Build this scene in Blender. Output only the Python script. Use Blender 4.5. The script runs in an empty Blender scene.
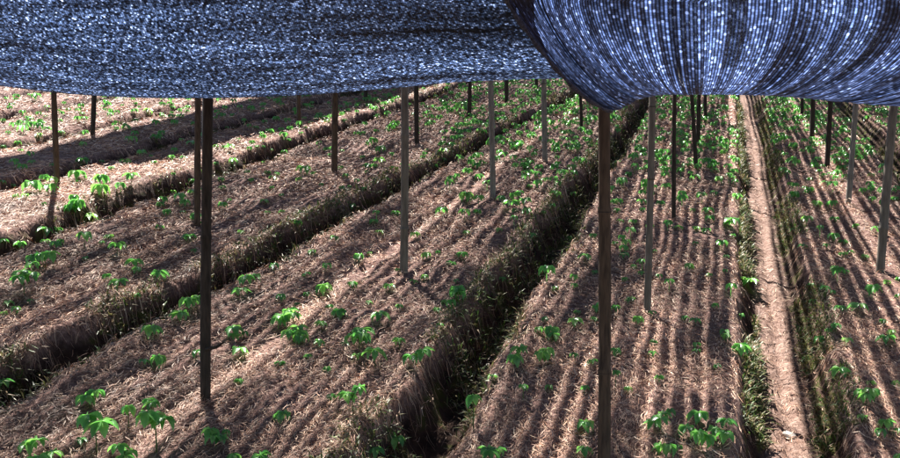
import bpy, bmesh, math, random
import numpy as np
from mathutils import Vector, Matrix
from mathutils.bvhtree import BVHTree

R_ = math.radians
scene = bpy.context.scene
C = scene.collection

# ------------------------------------------------------------------ camera
FPX, PITCH, EYE = 900.0, R_(-6.5), 1.75
cam_d = bpy.data.cameras.new('camera'); cam = bpy.data.objects.new('camera', cam_d); C.objects.link(cam)
cam_d.sensor_width = 36.0; cam_d.lens = 36.0; cam_d.clip_start = 0.05; cam_d.clip_end = 2000
cam.location = (0, 0, EYE); cam.rotation_euler = (math.pi/2 + PITCH, 0, 0)
scene.camera = cam

# ------------------------------------------------------------------ sky, sun, exposure
SUN_EL, SUN_AZ = R_(50), R_(-20)           # azimuth clockwise from +Y: the sun stands ahead and to the left
world = bpy.data.worlds.new('World'); scene.world = world; world.use_nodes = True
wn = world.node_tree.nodes; wl = world.node_tree.links
bg = wn['Background']; sky = wn.new('ShaderNodeTexSky'); sky.sky_type = 'NISHITA'; sky.sun_disc = False
sky.sun_elevation = SUN_EL; sky.sun_rotation = SUN_AZ; sky.altitude = 900; sky.air_density = 1.0; sky.dust_density = 1.0
wl.new(sky.outputs[0], bg.inputs[0]); bg.inputs[1].default_value = 0.05
to_sun = Vector((math.sin(SUN_AZ)*math.cos(SUN_EL), math.cos(SUN_AZ)*math.cos(SUN_EL), math.sin(SUN_EL)))
sun_d = bpy.data.lights.new('sun', 'SUN'); sun = bpy.data.objects.new('sun', sun_d); C.objects.link(sun)
sun_d.energy = 5.0; sun_d.angle = R_(0.5); sun_d.color = (1.0, 0.95, 0.88)
sun.rotation_euler = to_sun.to_track_quat('Z', 'Y').to_euler(); sun.location = (-8, 8, 14)
vs = scene.view_settings; vs.view_transform = 'Standard'; vs.look = 'None'; vs.exposure = 2.0; vs.gamma = 1; vs.use_curve_mapping = False
try:
    scene.cycles.transparent_max_bounces = 24; scene.cycles.max_bounces = 8
except Exception: pass

# ------------------------------------------------------------------ ground plane and image helpers
def ray(x, y):
    X = (np.asarray(x, float)-450)/FPX; Y = -(np.asarray(y, float)-229)/FPX
    c, s = math.cos(PITCH), math.sin(PITCH)
    return np.stack([X, c - s*Y, s + c*Y], -1)
PA, PB = -0.0197, 0.1530                      # the hillside: z = PA x + PB y
UX, UY = 0.28603, 0.95822                     # the furrows run along U, the beds lie side by side along V
VX, VY = 0.95822, -0.28603
def uv_of(x, y): return x*UX + y*UY, x*VX + y*VY
def xy_of(u, v): return u*UX + v*VX, u*UY + v*VY

_tab = np.random.RandomState(7).rand(512, 512)
def noise(x, y, seed=0):
    x = np.asarray(x, float) + seed*17.31; y = np.asarray(y, float) + seed*5.77
    xi = np.floor(x).astype(int); yi = np.floor(y).astype(int); fx = x-xi; fy = y-yi
    fx = fx*fx*(3-2*fx); fy = fy*fy*(3-2*fy)
    g = lambda i, j: _tab[i & 511, j & 511]
    return ((g(xi, yi)*(1-fx)+g(xi+1, yi)*fx)*(1-fy) + (g(xi, yi+1)*(1-fx)+g(xi+1, yi+1)*fx)*fy)*2-1
def sstep(t): t = np.clip(t, 0, 1); return t*t*(3-2*t)

# furrows: (left edge slope, offset), (right edge slope, offset), depth, floor share
FUR = {'A': ((.010, .111), (.008, .487), .17, .58), 'B': ((.005, -1.265), (0., -1.010), .23, .30),
       'C': ((.062, -3.30), (.044, -2.97), .23, .30), 'D': ((.015, -4.78), (-.002, -4.33), .22, .25),
       'E': ((.001, -5.95), (-.004, -5.60), .18, .25), 'F': ((-.010, -7.20), (-.004, -6.98), .20, .25),
       'G': ((-.02, -8.75), (-.03, -8.20), .22, .25), 'H': ((.006, 1.61), (.02, 1.56), .20, .3),
       'I': ((0, 3.2), (0, 3.55), .26, .3), 'J': ((0, 4.9), (0, 5.25), .26, .3),
       'K': ((0, -10.3), (0, -9.95), .2, .3), 'L': ((0, -11.8), (0, -11.45), .2, .3)}
def furrow_edges(k, u):
    (ls, lo), (rs, ro), dp, fl = FUR[k]
    uu = np.clip(u, 0, 15)
    a = ls*uu + lo; b = rs*uu + ro
    if k == 'H': b = b + .20
    w = noise(u*2.3, lo*3.1, 3)*.040 + noise(u*7.1, lo, 4)*.028 + noise(u*19, lo, 7)*.012
    w2 = noise(u*2.6, ro*3.7, 5)*.040 + noise(u*8.3, ro, 6)*.028 + noise(u*21, ro, 10)*.012
    if k == 'A': w = w*.35; w2 = w2*.35
    return a+w, b+w2, dp, fl
def field_z(u, v):
    """height over the hillside plane, and how far each point is into a furrow (0 bed .. 1 floor)"""
    h = noise(u*1.1, v*1.3, 1)*.02 + noise(u*4.2, v*4.6, 2)*.014 + noise(u*13, v*14, 8)*.008 + noise(u*31, v*33, 9)*.004
    h = h + .012*np.sin(v*2*np.pi/.17 + noise(u*.7, v, 12)*1.2)*np.clip(noise(u*.5, v*.6, 13)+.4, 0, 1)
    into = np.zeros_like(h); floor = np.zeros_like(h)
    for k in FUR:
        a, b, dp, fl = furrow_edges(k, u)
        c = (a+b)/2; wt = np.maximum((b-a)/2, .08); d = np.abs(v-c)
        wf = wt*fl
        lx = np.where(v < c, .08, .05) if k in 'BCD' else .05
        s = sstep((wt + lx - d)/(wt + lx - wf))
        s = s**.8
        into = np.maximum(into, s)
        fm = sstep((wf*1.25-d)/(wf*.5+.001))
        if k == 'A': floor = np.maximum(floor, fm)
        rim = np.exp(-((d-wt-.10)/.07)**2)*.025
        h = h*(1-.3*s) - dp*s*(1+.12*noise(u*3, c, 11)) + rim*(.6+.6*noise(u*4, c+v, 16)) + .03*s*(1-s)*4*noise(u*9, v*9, 17) + .02*s*(1-s)*4*noise(u*24, v*24, 18)
        if k == 'A':
            on = sstep((u-3.6)/.5)*sstep((6.3-u)/.8)
            h = h + fm*on*.009*np.sin(u*2*np.pi/.062 + 3*noise(u*2, v*9, 14)) - fm*.02*np.exp(-((v-c+.01)/.02)**2)
    return h, into, floor
CREST = 21.0
def base_z(x, y):
    u, v = uv_of(x, y)
    z = PA*x + PB*y
    over = np.maximum(u-CREST, 0)
    return z - np.where(over < 10, .0165*over**2, 1.65+.33*(over-10))*1.0
def ground_z(x, y):
    u, v = uv_of(x, y)
    return base_z(x, y) + field_z(u, v)[0]
def cast(px, py):
    """where the line of sight through a photograph point meets the field"""
    d = ray(px, py); n = d.shape[0]
    ts = np.concatenate([np.arange(1.6, 8, .02), np.arange(8, 22, .05)])
    P = d[:, None, :]*ts[None, :, None]; P[..., 2] += EYE
    g = P[..., 2] - ground_z(P[..., 0], P[..., 1])
    i = np.argmax(g < 0, axis=1); i = np.where((g < 0).any(1), np.maximum(i, 1), len(ts)-1)
    r = np.arange(n); g0 = g[r, i-1]; g1 = g[r, i]; k = np.clip(g0/(g0-g1+1e-9), 0, 1)
    t = ts[i-1] + (ts[i]-ts[i-1])*k
    p = d*t[:, None]; p[:, 2] += EYE
    return p

# ------------------------------------------------------------------ materials
def new_mat(name):
    m = bpy.data.materials.new(name); m.use_nodes = True
    nt = m.node_tree
    for n in list(nt.nodes): nt.nodes.remove(n)
    return m, nt.nodes, nt.links
def nd(N, t, **kw):
    n = N.new(t)
    for k, v in kw.items():
        if k[0] == 'i' and k[1:].isdigit(): n.inputs[int(k[1:])].default_value = v
        else: setattr(n, k, v)
    return n
def ramp(N, stops):
    r = N.new('ShaderNodeValToRGB'); e = r.color_ramp.elements
    while len(e) < len(stops): e.new(.5)
    for q, (p, c) in zip(e, stops): q.position = p; q.color = (*c, 1)
    return r
def math_n(N, Lk, op, a, b=None):
    n = N.new('ShaderNodeMath'); n.operation = op
    for i, x in enumerate((a, b)):
        if x is None: continue
        if isinstance(x, (int, float)): n.inputs[i].default_value = x
        else: Lk.new(x, n.inputs[i])
    return n.outputs[0]

def ground_material():
    m, N, K = new_mat('soil_and_mulch')
    tc = nd(N, 'ShaderNodeTexCoord'); out = nd(N, 'ShaderNodeOutputMaterial'); b = nd(N, 'ShaderNodeBsdfPrincipled')
    n1 = nd(N, 'ShaderNodeTexNoise'); n1.inputs['Scale'].default_value = 34; n1.inputs['Detail'].default_value = 6; n1.inputs['Roughness'].default_value = .7
    n2 = nd(N, 'ShaderNodeTexNoise'); n2.inputs['Scale'].default_value = 3.2; n2.inputs['Detail'].default_value = 4
    n3 = nd(N, 'ShaderNodeTexNoise'); n3.inputs['Scale'].default_value = 9; n3.inputs['Detail'].default_value = 5
    for n in (n1, n2, n3): K.new(tc.outputs['Object'], n.inputs['Vector'])
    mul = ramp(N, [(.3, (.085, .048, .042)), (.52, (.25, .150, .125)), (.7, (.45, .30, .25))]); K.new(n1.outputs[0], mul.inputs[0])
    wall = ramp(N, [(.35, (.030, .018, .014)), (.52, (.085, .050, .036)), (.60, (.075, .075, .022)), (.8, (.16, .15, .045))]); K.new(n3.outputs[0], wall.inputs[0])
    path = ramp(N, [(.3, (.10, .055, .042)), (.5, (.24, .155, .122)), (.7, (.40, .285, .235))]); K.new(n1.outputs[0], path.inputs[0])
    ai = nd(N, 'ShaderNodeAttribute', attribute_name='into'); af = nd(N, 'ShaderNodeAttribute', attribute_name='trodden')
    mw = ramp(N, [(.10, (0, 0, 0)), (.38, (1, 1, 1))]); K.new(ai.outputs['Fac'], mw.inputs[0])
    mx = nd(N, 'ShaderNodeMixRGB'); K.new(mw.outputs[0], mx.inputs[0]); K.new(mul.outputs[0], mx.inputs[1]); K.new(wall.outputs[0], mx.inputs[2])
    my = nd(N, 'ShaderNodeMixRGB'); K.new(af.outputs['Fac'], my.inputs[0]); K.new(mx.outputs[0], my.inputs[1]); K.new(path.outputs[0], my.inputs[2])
    tone = nd(N, 'ShaderNodeMixRGB', blend_type='MULTIPLY'); tone.inputs[0].default_value = .8
    tr = ramp(N, [(.3, (.62, .60, .62)), (.7, (1, 1, 1))]); K.new(n2.outputs[0], tr.inputs[0])
    K.new(my.outputs[0], tone.inputs[1]); K.new(tr.outputs[0], tone.inputs[2])
    K.new(tone.outputs[0], b.inputs['Base Color']); b.inputs['Roughness'].default_value = .95; b.inputs['Specular IOR Level'].default_value = .15
    bp = nd(N, 'ShaderNodeBump'); bp.inputs['Strength'].default_value = .9; bp.inputs['Distance'].default_value = .02
    K.new(n1.outputs[0], bp.inputs['Height']); K.new(bp.outputs[0], b.inputs['Normal'])
    K.new(b.outputs[0], out.inputs[0]); return m

def colour_attr_material(name, rough, spec, trans=0.0):
    m, N, K = new_mat(name)
    out = nd(N, 'ShaderNodeOutputMaterial'); b = nd(N, 'ShaderNodeBsdfPrincipled')
    a = nd(N, 'ShaderNodeAttribute', attribute_name='tint')
    K.new(a.outputs['Color'], b.inputs['Base Color']); b.inputs['Roughness'].default_value = rough; b.inputs['Specular IOR Level'].default_value = spec
    if trans:
        t = nd(N, 'ShaderNodeBsdfTranslucent'); K.new(a.outputs['Color'], t.inputs[0]); mx = nd(N, 'ShaderNodeMixShader'); mx.inputs[0].default_value = trans
        K.new(b.outputs[0], mx.inputs[1]); K.new(t.outputs[0], mx.inputs[2]); K.new(mx.outputs[0], out.inputs[0])
    else: K.new(b.outputs[0], out.inputs[0])
    return m

def leaf_material():
    m, N, K = new_mat('seedling_leaf')
    out = nd(N, 'ShaderNodeOutputMaterial'); b = nd(N, 'ShaderNodeBsdfPrincipled'); tc = nd(N, 'ShaderNodeTexCoord')
    oi = nd(N, 'ShaderNodeObjectInfo'); geo = nd(N, 'ShaderNodeNewGeometry')
    nz = nd(N, 'ShaderNodeTexNoise'); nz.inputs['Scale'].default_value = 55; K.new(geo.outputs['Position'], nz.inputs['Vector'])
    add = math_n(N, K, 'ADD', math_n(N, K, 'MULTIPLY', oi.outputs['Random'], .55), math_n(N, K, 'MULTIPLY', nz.outputs[0], .45))
    r = ramp(N, [(.15, (.060, .215, .050)), (.5, (.125, .340, .075)), (.85, (.26, .48, .11))]); K.new(add, r.inputs[0])
    K.new(r.outputs[0], b.inputs['Base Color']); b.inputs['Roughness'].default_value = .30; b.inputs['Specular IOR Level'].default_value = .8
    uvn = nd(N, 'ShaderNodeUVMap'); wv = nd(N, 'ShaderNodeTexWave', wave_type='BANDS'); wv.inputs['Scale'].default_value = 3.0; wv.inputs['Distortion'].default_value = 1.5
    K.new(uvn.outputs[0], wv.inputs['Vector'])
    bp = nd(N, 'ShaderNodeBump'); bp.inputs['Strength'].default_value = .35; bp.inputs['Distance'].default_value = .004; K.new(wv.outputs[0], bp.inputs['Height']); K.new(bp.outputs[0], b.inputs['Normal'])
    t = nd(N, 'ShaderNodeBsdfTranslucent'); hs = nd(N, 'ShaderNodeHueSaturation'); hs.inputs['Value'].default_value = 1.7; hs.inputs['Saturation'].default_value = 1.05
    K.new(r.outputs[0], hs.inputs['Color']); K.new(hs.outputs[0], t.inputs[0])
    mx = nd(N, 'ShaderNodeMixShader'); mx.inputs[0].default_value = .38
    K.new(b.outputs[0], mx.inputs[1]); K.new(t.outputs[0], mx.inputs[2]); K.new(mx.outputs[0], out.inputs[0]); return m

def plain_material(name, c1, c2, scale=20, rough=.8, stretch=(1, 1, 1), spec=.3, bump=.4, dist=.004):
    m, N, K = new_mat(name)
    out = nd(N, 'ShaderNodeOutputMaterial'); b = nd(N, 'ShaderNodeBsdfPrincipled'); tc = nd(N, 'ShaderNodeTexCoord')
    mp = nd(N, 'ShaderNodeMapping'); mp.inputs['Scale'].default_value = stretch; K.new(tc.outputs['Object'], mp.inputs[0])
    nz = nd(N, 'ShaderNodeTexNoise'); nz.inputs['Scale'].default_value = scale; nz.inputs['Detail'].default_value = 6; K.new(mp.outputs[0], nz.inputs['Vector'])
    r = ramp(N, [(.3, c1), (.7, c2)]); K.new(nz.outputs[0], r.inputs[0]); K.new(r.outputs[0], b.inputs['Base Color'])
    b.inputs['Roughness'].default_value = rough; b.inputs['Specular IOR Level'].default_value = spec
    bp = nd(N, 'ShaderNodeBump'); bp.inputs['Strength'].default_value = bump; bp.inputs['Distance'].default_value = dist; K.new(nz.outputs[0], bp.inputs['Height']); K.new(bp.outputs[0], b.inputs['Normal'])
    K.new(b.outputs[0], out.inputs[0]); return m

def net_material(name, cells, open_, spread, fold_scale, streak=(0, 0), elong=(1, 1), glow=.5, jitter=.25, tint=(.10, .15, .30), dark=(.012, .016, .03), scatter=False, strings=False):
    """knitted shade cloth: rows of stitches with holes between them, laid out in the cloth's own UV"""
    m, N, K = new_mat(name)
    out = nd(N, 'ShaderNodeOutputMaterial'); uvn = nd(N, 'ShaderNodeUVMap')
    sep = nd(N, 'ShaderNodeSeparateXYZ'); K.new(uvn.outputs[0], sep.inputs[0])
    wob = nd(N, 'ShaderNodeTexNoise'); wob.inputs['Scale'].default_value = 14; wob.inputs['Detail'].default_value = 3; K.new(uvn.outputs[0], wob.inputs['Vector'])
    wof = math_n(N, K, 'MULTIPLY', math_n(N, K, 'SUBTRACT', wob.outputs[0], .5), jitter*6)
    U = math_n(N, K, 'ADD', math_n(N, K, 'MULTIPLY', sep.outputs[0], cells[0]), wof)
    cu = math_n(N, K, 'FLOOR', U)
    rowj = nd(N, 'ShaderNodeTexWhiteNoise', noise_dimensions='1D'); K.new(cu, rowj.inputs['W'])
    Vv = math_n(N, K, 'ADD', math_n(N, K, 'MULTIPLY', sep.outputs[1], cells[1]), math_n(N, K, 'ADD', math_n(N, K, 'MULTIPLY', rowj.outputs[0], 7.0), math_n(N, K, 'MULTIPLY', wof, 1.7)))
    cv = math_n(N, K, 'FLOOR', Vv)
    fu = math_n(N, K, 'SUBTRACT', math_n(N, K, 'FRACT', U), .5); fv = math_n(N, K, 'SUBTRACT', math_n(N, K, 'FRACT', Vv), .5)
    fu = math_n(N, K, 'MULTIPLY', fu, elong[0]); fv = math_n(N, K, 'MULTIPLY', fv, elong[1])
    rr = math_n(N, K, 'SQRT', math_n(N, K, 'ADD', math_n(N, K, 'MULTIPLY', fu, fu), math_n(N, K, 'MULTIPLY', fv, fv)))
    comb = nd(N, 'ShaderNodeCombineXYZ'); K.new(cu, comb.inputs[0]); K.new(cv, comb.inputs[1])
    wnz = nd(N, 'ShaderNodeTexWhiteNoise', noise_dimensions='2D'); K.new(comb.outputs[0], wnz.inputs['Vector'])
    mp = nd(N, 'ShaderNodeMapping'); mp.inputs['Scale'].default_value = (fold_scale[0], fold_scale[1], 1); K.new(uvn.outputs[0], mp.inputs[0])
    big = nd(N, 'ShaderNodeTexNoise'); big.inputs['Scale'].default_value = 1; big.inputs['Detail'].default_value = 4; K.new(mp.outputs[0], big.inputs['Vector'])
    thr = math_n(N, K, 'ADD', open_, math_n(N, K, 'MULTIPLY', math_n(N, K, 'SUBTRACT', wnz.outputs[0], .5), spread))
    thr = math_n(N, K, 'ADD', thr, math_n(N, K, 'MULTIPLY', math_n(N, K, 'SUBTRACT', big.outputs[0], .5), streak[0]))
    if streak[1]:
        at = nd(N, 'ShaderNodeAttribute', attribute_name='fold_shade')
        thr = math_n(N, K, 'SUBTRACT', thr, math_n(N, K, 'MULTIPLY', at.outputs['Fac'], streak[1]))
    if scatter:
        wsrc = wnz.outputs[0]; rcell = rr; rr = math_n(N, K, 'SUBTRACT', 1.0, wsrc)
        thr = math_n(N, K, 'SUBTRACT', 1.0, math_n(N, K, 'SUBTRACT', open_, math_n(N, K, 'MULTIPLY', math_n(N, K, 'SUBTRACT', big.outputs[0], .5), streak[0])))
    else: wsrc = wnz.outputs[0]
    hole = math_n(N, K, 'LESS_THAN', rr, thr)
    if strings: hole = math_n(N, K, 'MAXIMUM', hole, math_n(N, K, 'GREATER_THAN', math_n(N, K, 'ABSOLUTE', fu), math_n(N, K, 'ADD', .465, math_n(N, K, 'MULTIPLY', at.outputs['Fac'], .4))))
    cr = ramp(N, [(.1, dark), (.9, tuple(min(1, x*3) for x in dark))]); K.new(wsrc, cr.inputs[0])
    b = nd(N, 'ShaderNodeBsdfPrincipled'); K.new(cr.outputs[0], b.inputs['Base Color']); b.inputs['Roughness'].default_value = .3
    t = nd(N, 'ShaderNodeBsdfTranslucent'); tr = ramp(N, [(.20, tuple(x*.16 for x in tint)), (.62, tint), (.88, tuple(x*2.0 for x in tint)), (.985, tuple(min(.95, x*4.5+.15) for x in tint))] if scatter else [(.1, tuple(x*.3 for x in tint)), (.7, tint), (.88, tuple(min(.95, x*1.6) for x in tint)), (1.0, tuple(min(.95, x*3.0+.12) for x in tint))]); K.new(wsrc, tr.inputs[0]);  # top stops paint the sparkle of light through the weave into the colour
    if strings:      # backlit glow painted into the colour, strongest along each rib's middle
        rib = math_n(N, K, 'POWER', math_n(N, K, 'SUBTRACT', 1.0, math_n(N, K, 'MULTIPLY', math_n(N, K, 'ABSOLUTE', fu), 1.9)), 1.3)
        gain = math_n(N, K, 'MULTIPLY', rib, math_n(N, K, 'ADD', .08, math_n(N, K, 'MULTIPLY', rowj.outputs[0], 1.7)))
    else: gain = .9
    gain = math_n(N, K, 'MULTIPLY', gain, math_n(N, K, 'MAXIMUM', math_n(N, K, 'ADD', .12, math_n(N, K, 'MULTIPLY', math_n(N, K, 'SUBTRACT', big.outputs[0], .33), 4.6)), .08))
    if scatter:
        grain = nd(N, 'ShaderNodeTexNoise', noise_dimensions='2D'); grain.inputs['Scale'].default_value = 1; grain.inputs['Detail'].default_value = 1; gmp = nd(N, 'ShaderNodeMapping'); gmp.inputs['Scale'].default_value = (130, 46, 1); K.new(uvn.outputs[0], gmp.inputs[0]); K.new(gmp.outputs[0], grain.inputs['Vector'])
        gain = math_n(N, K, 'MULTIPLY', gain, math_n(N, K, 'MAXIMUM', math_n(N, K, 'MULTIPLY', math_n(N, K, 'SUBTRACT', grain.outputs[0], .33), 3.2), .30))
        gain = math_n(N, K, 'MULTIPLY', gain, math_n(N, K, 'MAXIMUM', math_n(N, K, 'SUBTRACT', 1.5, math_n(N, K, 'MULTIPLY', rcell, 2.2)), .35))
    if strings: gain = math_n(N, K, 'MULTIPLY', gain, math_n(N, K, 'MAXIMUM', math_n(N, K, 'SUBTRACT', 1.35, math_n(N, K, 'MULTIPLY', rr, 1.5)), .1))
    if streak[1]: gain = math_n(N, K, 'MULTIPLY', gain, math_n(N, K, 'MAXIMUM', math_n(N, K, 'SUBTRACT', 1.0, math_n(N, K, 'MULTIPLY', at.outputs['Fac'], .8)), .10))  # shade of the folds put into the colour by dimming the glow
    gm = nd(N, 'ShaderNodeVectorMath', operation='SCALE'); K.new(tr.outputs[0], gm.inputs[0]); K.new(gain, gm.inputs['Scale']); K.new(gm.outputs[0], t.inputs[0])
    ms = nd(N, 'ShaderNodeMixShader'); ms.inputs[0].default_value = glow; K.new(b.outputs[0], ms.inputs[1]); K.new(t.outputs[0], ms.inputs[2])
    tp = nd(N, 'ShaderNodeBsdfTransparent')
    mx = nd(N, 'ShaderNodeMixShader'); K.new(hole, mx.inputs[0]); K.new(ms.outputs[0], mx.inputs[1]); K.new(tp.outputs[0], mx.inputs[2])
    K.new(mx.outputs[0], out.inputs[0]); return m

def overhead_material(dense=0.0):
    m, N, K = new_mat('overhead_net')
    out = nd(N, 'ShaderNodeOutputMaterial'); uvn = nd(N, 'ShaderNodeUVMap'); sep = nd(N, 'ShaderNodeSeparateXYZ'); K.new(uvn.outputs[0], sep.inputs[0])
    def nz(sx, sy, det=2):
        mp = nd(N, 'ShaderNodeMapping'); mp.inputs['Scale'].default_value = (sx, sy, 1); K.new(uvn.outputs[0], mp.inputs[0])
        n = nd(N, 'ShaderNodeTexNoise'); n.inputs['Scale'].default_value = 1; n.inputs['Detail'].default_value = det; K.new(mp.outputs[0], n.inputs['Vector']); return n.outputs[0]
    # loose seams between the knitted ribs let thin lines of sun through
    ph = math_n(N, K, 'ADD', math_n(N, K, 'MULTIPLY', sep.outputs[0], 1/.078), math_n(N, K, 'MULTIPLY', nz(1.6, .07), 1.2))
    dl = math_n(N, K, 'ABSOLUTE', math_n(N, K, 'SUBTRACT', math_n(N, K, 'FRACT', ph), .5))
    wdt = math_n(N, K, 'MULTIPLY', math_n(N, K, 'SUBTRACT', math_n(N, K, 'ADD', math_n(N, K, 'MULTIPLY', nz(6, .35), .8), math_n(N, K, 'MULTIPLY', nz(9, 9, 4), .2)), .385 + dense*.10), .75)
    line = math_n(N, K, 'LESS_THAN', dl, wdt)
    mp = nd(N, 'ShaderNodeMapping'); mp.inputs['Scale'].default_value = (30, 22, 1); K.new(uvn.outputs[0], mp.inputs[0])
    vo = nd(N, 'ShaderNodeTexVoronoi', voronoi_dimensions='2D'); vo.inputs['Scale'].default_value = 1; K.new(mp.outputs[0], vo.inputs['Vector'])
    thr = math_n(N, K, 'ADD', .06 - dense*.12, math_n(N, K, 'MULTIPLY', math_n(N, K, 'SUBTRACT', nz(2.5, 2.0, 3), .46), 1.25))
    dots = math_n(N, K, 'LESS_THAN', vo.outputs['Distance'], thr)
    hole = math_n(N, K, 'MAXIMUM', line, dots)
    b = nd(N, 'ShaderNodeBsdfPrincipled'); b.inputs['Base Color'].default_value = (.012, .016, .03, 1); b.inputs['Roughness'].default_value = .4
    t = nd(N, 'ShaderNodeBsdfTranslucent'); t.inputs[0].default_value = (.025, .03, .05, 1)
    ms = nd(N, 'ShaderNodeMixShader'); ms.inputs[0].default_value = .4; K.new(b.outputs[0], ms.inputs[1]); K.new(t.outputs[0], ms.inputs[2])
    tp = nd(N, 'ShaderNodeBsdfTransparent'); mx = nd(N, 'ShaderNodeMixShader'); K.new(hole, mx.inputs[0]); K.new(ms.outputs[0], mx.inputs[1]); K.new(tp.outputs[0], mx.inputs[2])
    K.new(mx.outputs[0], out.inputs[0]); return m

M_ground = ground_material()
M_straw = colour_attr_material('dry_straw', .6, .35)
M_weed = colour_attr_material('weed_leaf', .5, .3, .3)
M_leaf = leaf_material()
M_stem = plain_material('seedling_stem', (.05, .10, .025), (.10, .15, .04), 60)
WOODS = {'dark': plain_material('dark_weathered_wood', (.018, .013, .010), (.060, .044, .034), 14, .85, (6, 6, .8)),
         'brown': plain_material('brown_wood', (.040, .026, .017), (.115, .076, .050), 14, .85, (6, 6, .8)),
         'grey': plain_material('grey_bamboo', (.085, .07, .055), (.19, .162, .13), 12, .6, (5, 5, .6)),
         'pale': plain_material('pale_bamboo', (.12, .105, .09), (.25, .225, .195), 12, .6, (5, 5, .6))}
M_wire = plain_material('tie_wire', (.02, .02, .02), (.07, .06, .05), 40, .5)
M_stone = plain_material('grey_stone', (.20, .17, .15), (.42, .38, .34), 25, .9)

# ------------------------------------------------------------------ object helpers
def mesh_np(name, co, faces, mat, smooth=False, tint=None, attrs=None, uv=None):
    """co (n,3), faces (m,4) or (m,3) int array"""
    me = bpy.data.meshes.new(name); n = len(co); k = faces.shape[1]
    me.vertices.add(n); me.vertices.foreach_set('co', np.ascontiguousarray(co, np.float32).ravel())
    me.loops.add(faces.size); me.loops.foreach_set('vertex_index', np.ascontiguousarray(faces, np.int32).ravel())
    me.polygons.add(len(faces)); me.polygons.foreach_set('loop_start', np.arange(0, faces.size, k, dtype=np.int32))
    me.polygons.foreach_set('loop_total', np.full(len(faces), k, np.int32))
    me.polygons.foreach_set('use_smooth', np.full(len(faces), smooth, bool))
    me.update(calc_edges=True)
    if tint is not None:
        a = me.attributes.new('tint', 'FLOAT_COLOR', 'POINT'); a.data.foreach_set('color', np.ascontiguousarray(tint, np.float32).ravel())
    for nm, arr in (attrs or {}).items():
        a = me.attributes.new(nm, 'FLOAT', 'POINT'); a.data.foreach_set('value', np.ascontiguousarray(arr, np.float32))
    if uv is not None:
        l = me.uv_layers.new(name='UVMap'); l.data.foreach_set('uv', np.ascontiguousarray(uv[faces.ravel()], np.float32).ravel())
    if mat: me.materials.append(mat)
    return me
def link(name, data, parent=None, label=None, cat=None, group=None, kind=None):
    o = bpy.data.objects.new(name, data); C.objects.link(o); o.parent = parent
    if label: o['label'] = label
    if cat: o['category'] = cat
    if group: o['group'] = group
    if kind: o['kind'] = kind
    return o
def grid_faces(nu, nv):
    i = np.arange(nu*nv).reshape(nu, nv)
    return np.stack([i[:-1, :-1], i[1:, :-1], i[1:, 1:], i[:-1, 1:]], -1).reshape(-1, 4)

# ------------------------------------------------------------------ ground: one sheet, beds and furrows, out to the horizon
def lines(parts): return np.unique(np.round(np.concatenate(parts), 4))
ul = [1.3]
while ul[-1] < 17.5: ul.append(ul[-1] + max(.02, .0058*ul[-1]))
ul = lines([np.array([-400, -200, -100, -50, -25, -14, -9, -6, -4, -3, -2.2]), np.arange(-1.8, 1.25, .12), np.array(ul), np.arange(17.7, 34, .35), np.array([36, 40, 46, 55, 70, 100, 160, 260, 420.])])
vl = lines([np.array([-400, -200, -100, -60, -40, -28, -21, -17.]), np.arange(-15, -9, .1), np.arange(-9, -5, .045), np.arange(-5, 2.6, .02), np.arange(2.6, 6.5, .07), np.array([7, 8, 10, 13, 18, 26, 40, 60, 100, 200, 400.])])
Ug, Vg = np.meshgrid(ul, vl, indexing='ij')
gx, gy = xy_of(Ug, Vg)
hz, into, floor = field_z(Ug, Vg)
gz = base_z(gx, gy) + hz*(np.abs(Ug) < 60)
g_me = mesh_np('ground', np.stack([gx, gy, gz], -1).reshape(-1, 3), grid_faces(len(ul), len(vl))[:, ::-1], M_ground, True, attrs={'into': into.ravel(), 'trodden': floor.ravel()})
ground = link('ground', g_me, label='straw mulched hillside beds parted by parallel furrows', kind='structure')

# ------------------------------------------------------------------ shade nets
def spl(x, xs, ys): return np.interp(x, xs, ys)
def smooth_interp(x, xs, ys):
    xs = np.asarray(xs, float); ys = np.asarray(ys, float); m = np.gradient(ys, xs)
    i = np.clip(np.searchsorted(xs, x)-1, 0, len(xs)-2); h = xs[i+1]-xs[i]; t = np.clip((x-xs[i])/h, 0, 1)
    return (2*t**3-3*t**2+1)*ys[i] + (t**3-2*t**2+t)*h*m[i] + (-2*t**3+3*t**2)*ys[i+1] + (t**3-t**2)*h*m[i+1]
HN = 2.02                                         # height of the nets over the hillside
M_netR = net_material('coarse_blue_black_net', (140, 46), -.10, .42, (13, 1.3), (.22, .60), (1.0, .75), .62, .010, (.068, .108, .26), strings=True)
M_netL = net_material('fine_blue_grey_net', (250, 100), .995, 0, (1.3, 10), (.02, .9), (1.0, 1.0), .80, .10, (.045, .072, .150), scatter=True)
M_netO = overhead_material(); M_netD = overhead_material(2.2)

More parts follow.
